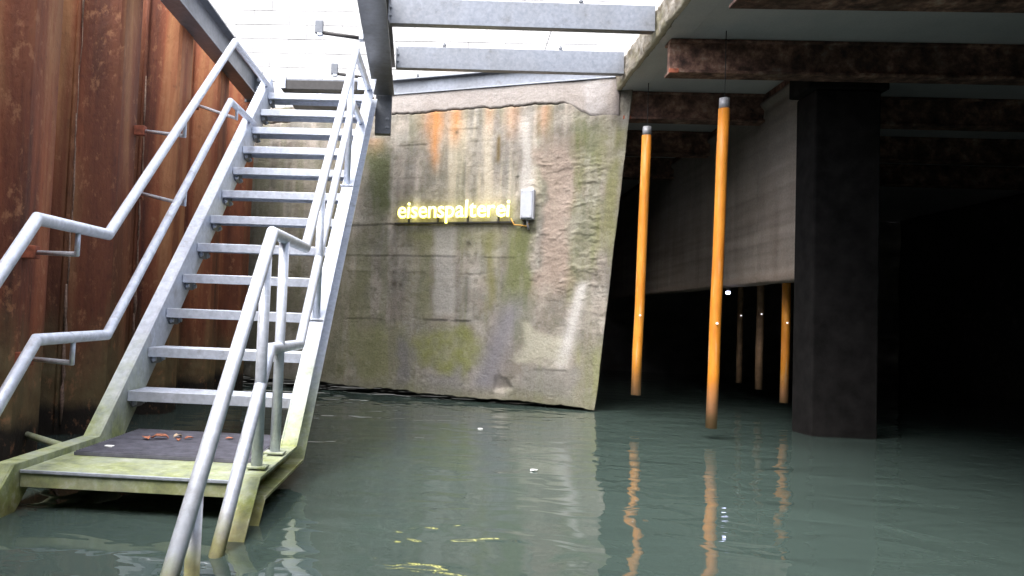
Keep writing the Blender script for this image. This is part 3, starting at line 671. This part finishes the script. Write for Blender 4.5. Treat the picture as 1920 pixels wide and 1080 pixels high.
# left handrail, carried by the piles
hl = empty('wall_handrail', (-1.5, 3.0, 0.0), 'double galvanised handrail bracketed off the rusty sheet piles', 'handrail')
XHL = -1.48; O3 = (-1.5, 3.0)
rail([(XHL, 1.60, -0.09), (XHL, 2.728, 1.046), (XHL, 3.332, 1.058), (XHL, 5.163, 2.60), (XHL, 6.2, 2.62)], RT, 'top_rail', hl, M['galv_rail'], O3)
rail([(XHL, 2.05, -0.10), (XHL, 2.772, 0.604), (XHL, 3.373, 0.614), (XHL, 5.13, 2.178), (XHL, 5.82, 2.20)], RT * 0.95, 'bottom_rail', hl, M['galv_rail'], O3)
def rbracket(y, z, yp, zp):
    m = MB(); o = lambda x, yy, zz: (x + 1.5, yy - 3.0, zz)
    m.tube([o(XHL, y, z), o(XHL, y, z - 0.085), o(-1.885, yp, zp)], 0.011, 10)
    b = m.build('bracket', M['galv_rail'], hl, smooth=True)
    k = MB(); k.box(-1.952 + 1.5, -1.884 + 1.5, yp - 0.03 - 3, yp + 0.02 - 3, zp - 0.03, zp + 0.03); k.build('fixing_block', M['rust_red'], b, 0.004)
rbracket(3.05, 1.03, 3.50, 0.98); rbracket(3.06, 0.59, 3.50, 0.485); rbracket(4.25, 1.81, 4.70, 1.855); rbracket(4.31, 1.43, 4.70, 1.46); rbracket(5.30, 2.19, 5.69, 2.30)

# rubber mat and litter on the platform
mm = MB(); mm.box(-0.355, 0.355, -0.33, 0.33, 0, 0.012)
for k in range(26): mm.box(-0.35, 0.35, -0.325 + 0.0253 * k, -0.313 + 0.0253 * k, 0.0118, 0.0165)
o = mm.build('rubber_mat', M['rubber'], None, loc=(-1.074, 3.345, PZ + 0.002)); tag(o, 'dark ribbed rubber mat lying on the mossy stair platform', 'mat')
def leaf(name, x, y, z, sc, rz, mat, lab):
    n = 9; v = []; rr = random.Random(int(x * 1000) + 5)
    for k in range(n):
        u = k / (n - 1); wv = 0.32 * math.sin(math.pi * u) ** 0.8 * (1 + 0.25 * rr.uniform(-1, 1))
        h = 0.18 * math.sin(u * 3.0) + 0.05 * rr.uniform(-1, 1)
        v += [(u - 0.5, -wv, h + 0.08), (u - 0.5, 0, h), (u - 0.5, wv, h + 0.10)]
    f = []
    for k in range(n - 1):
        a = 3 * k; f += [(a, a + 3, a + 4, a + 1), (a + 1, a + 4, a + 5, a + 2)]
    m = MB(); m.add([(p[0] * sc, p[1] * sc, max(0.001, p[2] * sc)) for p in v], f)
    o = m.build(name, mat, None, smooth=True, loc=(x, y, z)); o.rotation_euler = (0, 0, rz); o.modifiers.new('thick', 'SOLIDIFY').thickness = 0.002
    return tag(o, lab, 'leaf', 'dead leaves on the rubber mat')
mz = PZ + 0.019
LEAF = ['largest curled red-brown dead leaf in the little heap on the rubber mat', 'pale tan dead leaf behind the leaf heap on the rubber mat', 'red-brown dead leaf at the edge of the heap nearest the white paper scrap', 'small red-brown dead leaf behind the heap, towards the handrail', 'pale tan dead leaf lying alone by the handrail side of the mat', 'tiny red-brown dead leaf in front of the heap on the mat', 'tiny red-brown dead leaf by the first tread at the back of the mat']
for i, (x, y, sc, rz, mt) in enumerate(((-1.22, 3.39, 0.075, 0.2, 'leaf'), (-1.16, 3.45, 0.05, 1.1, 'leaf_pale'), (-1.27, 3.36, 0.05, 2.3, 'leaf'), (-1.10, 3.42, 0.04, 0.7, 'leaf'), (-0.98, 3.40, 0.055, 2.9, 'leaf_pale'), (-1.13, 3.37, 0.035, 1.9, 'leaf'), (-0.93, 3.47, 0.035, 0.4, 'leaf'))):
    leaf('dead_leaf', x, y, mz, sc, rz, M[mt], LEAF[i])
m = MB(); rr = random.Random(4)
m.add([(0.02 * math.cos(a) * rr.uniform(0.7, 1.2), 0.015 * math.sin(a) * rr.uniform(0.7, 1.2), h) for h in (0.0, 0.007) for a in [k * math.pi / 4 for k in range(8)]], [tuple(range(8))[::-1], tuple(range(8, 16))] + [(k, (k + 1) % 8, 8 + (k + 1) % 8, 8 + k) for k in range(8)])
tag(m.build('paper_scrap', M['litter'], None, 0.002, loc=(-1.335, 3.13, mz)), 'small white paper scrap on the rubber mat', 'litter')

# ------------------------------------------------------------------ neon sign
sg = empty('neon_sign', tuple(wp(2.58, 1.70, 0.0)), 'glowing yellow neon lettering reading eisenspalterei on the concrete wall', 'sign')
sg.rotation_euler = (0, 0, math.atan2(WD[1], WD[0]))
word = 'eisenspalterei'
def text_mesh(ch, size):
    cu = bpy.data.curves.new('t', 'FONT'); cu.body = ch; cu.size = size; cu.shear = 0.03; cu.extrude = 0.006; cu.offset = -0.001; cu.resolution_u = 4; cu.bevel_depth = 0.003; cu.bevel_resolution = 1
    ob = bpy.data.objects.new('t', cu); COL.objects.link(ob)
    dg = bpy.context.evaluated_depsgraph_get(); dg.update()
    me = bpy.data.meshes.new_from_object(ob.evaluated_get(dg)); 
    bpy.data.objects.remove(ob); bpy.data.curves.remove(cu)
    return me
size = 0.235
glyph = {}
for ch in set(word):
    me = text_mesh(ch, size); xs = [q.co.x for q in me.vertices]; glyph[ch] = (me, min(xs), max(xs))
gap = 0.012
tot = sum(glyph[c][2] - glyph[c][1] + gap for c in word) - gap
kx = 1.12 / tot
x = -0.56
for c in word:
    me, a, b = glyph[c]
    me2 = me
    o = link('letter', me2, sg); o.rotation_euler = (math.radians(90), 0, 0); o.scale = (kx, 1, 1)
    o.location = (x - a * kx, -0.055, 0.045); x += (b - a + gap) * kx
    if not me2.materials: me2.materials.append(M['neon'])
    else: me2.materials[0] = M['neon']
MB().box(-0.60, 0.60, -0.035, -0.012, -0.012, 0.004).build('mounting_rail', M['hanger'], sg, 0.002)
for xx in (-0.45, -0.15, 0.15, 0.45): MB().box(xx - 0.006, xx + 0.006, -0.048, -0.013, 0.0, 0.06).build('standoff', M['hanger'], sg)
m = MB(); m.tube([(0.57, -0.04, 0.03), (0.60, -0.03, -0.03), (0.66, -0.03, -0.035), (0.72, -0.03, -0.045), (0.74, -0.03, -0.02)], 0.006, 8); m.build('cable', M['cable_yellow'], sg, smooth=True)

jb = empty('junction_box', tuple(wp(3.305, 1.855, 0.0)), 'small grey electrical box beside the neon sign', 'box')
jb.rotation_euler = (0, 0, math.atan2(WD[1], WD[0]))
MB().box(-0.062, 0.062, -0.075, 0.0, -0.14, 0.14).build('housing', M['box_grey'], jb, 0.006)
MB().box(-0.056, 0.050, -0.092, -0.0755, -0.130, 0.130).build('cover', M['box_grey'], jb, 0.005)
for (xx, zz) in ((-0.042, 0.112), (0.036, 0.112), (-0.042, -0.112), (0.036, -0.112)): MB().cyl((xx, -0.0925, zz), (xx, -0.095, zz), 0.006, 8).build('screw', M['sleeve'], jb)
MB().tube([(0.0, -0.035, -0.14), (0.0, -0.035, -0.18), (0.012, -0.02, -0.23)], 0.011, 8).build('cable_gland', M['sleeve'], jb, smooth=True)
MB().tube([(-0.03, -0.035, -0.14), (-0.035, -0.03, -0.19), (-0.06, -0.02, -0.21)], 0.006, 8).build('cable', M['cable_dark'], jb, smooth=True)

# ------------------------------------------------------------------ orange poles
M['yellow_shaded'] = plain('shaded_orange_paint', (0.22, 0.13, 0.07), 0.7, 0, 12, 0.4)  # shaded copy of the orange paint: dimness under the deck painted as brown
def pole(x, y, zb, xt, zt, r, hang, stud, lab, mt='yellow'):
    p = empty('hanging_pole', (x, y, zb), lab, 'pole', 'orange poles hanging under the bridge')
    dx = xt - x; h = zt - zb
    rr = random.Random(int(x * 100)); pts = [(dx * k / 6 + (0.003 * rr.uniform(-1, 1) if 0 < k < 6 else 0), 0.003 * rr.uniform(-1, 1), h * k / 6) for k in range(7)]
    MB().tube(pts, r, 18).build('tube', M[mt], p, smooth=True)
    MB().tube([(dx, 0, h + 0.001), (dx + 0.002, 0, h + 0.075)], r * 0.92, 16).build('sleeve', M['sleeve'], p, smooth=True)
    MB().tube([(dx + 0.002, 0, h + 0.0755), (dx + 0.004, 0, hang - zb)], 0.0032, 8).build('hanger_rod', M['hanger'], p, smooth=True)
    k = (stud - zb) / h
    MB().cyl((dx * k - r * 0.1, -r - 0.001, stud - zb), (dx * k - r * 0.1, -r - 0.012, stud - zb), 0.007, 10).build('glint_stud', M['stud'], p)  # reflective stud, its glint put in as glow
    return p
pole(1.678, 6.70, 0.185, 1.716, 2.41, 0.040, 2.868, 0.86, 'long orange pole hanging beside the slanted edge of the stained concrete wall')
pole(1.895, 5.50, 0.075, 1.939, 2.31, 0.038, 2.868, 0.80, 'thickest, brightest orange pole hanging alone out in front of the rusty cross beam')
pole(3.03, 7.0, 0.15, 3.05, 2.70, 0.035, 2.868, 0.85, 'orange pole behind the near end of the downstand wall, glowing orange at its foot')
pole(3.255, 8.1, 0.185, 3.268, 2.70, 0.036, 2.868, 0.95, 'orange pole with its shade painted in as brown, between two others behind the downstand wall', 'yellow_shaded')
pole(3.397, 9.0, 0.188, 3.401, 2.70, 0.032, 2.868, 0.95, 'thin dim pole deepest behind the downstand wall', 'yellow_shaded')
lp = empty('hanging_lamp', (2.788, 7.7, 1.14), 'tiny bluish-white lamp hanging below the downstand wall', 'lamp')
MB().cyl((0, 0, -0.018), (0, 0, 0.010), 0.020, 12).build('bulb', M['led'], lp, 0.006)
MB().cyl((0, 0, 0.0105), (0, 0, 0.045), 0.012, 10).build('holder', M['hanger'], lp)

# ------------------------------------------------------------------ white building beyond the opening, wire
bd = empty('white_building', (0, 10.5, G), 'overexposed white rendered building wall seen through the stair opening', 'building')
blk = {}
rb_ = random.Random(21); rows, bh, bw = 16, 0.20, 0.50
for j in range(rows):
    off = 0.25 * (j % 2)
    for i in range(13):
        x0 = -4.5 + off + i * bw
        kk = rb_.randrange(4)
        if kk not in blk:
            o = MB().box(0.003, bw - 0.004, 0, 0.10, 0.003, bh - 0.004).build('block', M['white_wall'], bd, 0.006); blk[kk] = o
        else:
            o = blk[kk].copy(); COL.objects.link(o); o.parent = bd
        o.location = (x0, rb_.uniform(-0.004, 0.004), j * bh)
MB().box(-9, 9, 0.012, 0.19, 0.0, 5.5).build('backing', M['white_wall'], bd)
MB().box(-9, -4.51, -0.002, 0.0115, 0.0, 5.5).build('plain_render', M['white_wall'], bd)
MB().box(2.26, 9, -0.002, 0.0115, 0.0, 5.5).build('plain_render', M['white_wall'], bd)
tag(MB().tube([(1.30, 9.6, 4.6), (1.12, 9.3, 4.0), (0.85, 9.0, 3.0)], 0.006, 6).build('overhead_wire', M['cable_dark'], None, smooth=True), 'thin wire sloping down behind the cross joists', 'wire')

# floating scraps
for (x, y, sc, lab) in ((0.496, 3.967, 0.014, 'white scrap floating on open water in front of the concrete wall'), (0.304, 5.445, 0.011, 'tiny pale bubble patch floating close to the concrete wall')):
    m = MB(); rr = random.Random(int(y * 10))
    m.add([(sc * 1.6 * math.cos(a) * rr.uniform(0.7, 1.2), sc * math.sin(a) * rr.uniform(0.7, 1.2), h) for h in (-0.002, 0.004) for a in [k * math.pi / 4 for k in range(8)]], [tuple(range(8))[::-1], tuple(range(8, 16))] + [(k, (k + 1) % 8, 8 + (k + 1) % 8, 8 + k) for k in range(8)])
    tag(m.build('floating_scrap', M['litter'], None, 0.001, loc=(x, y, 0.004)), lab, 'litter')
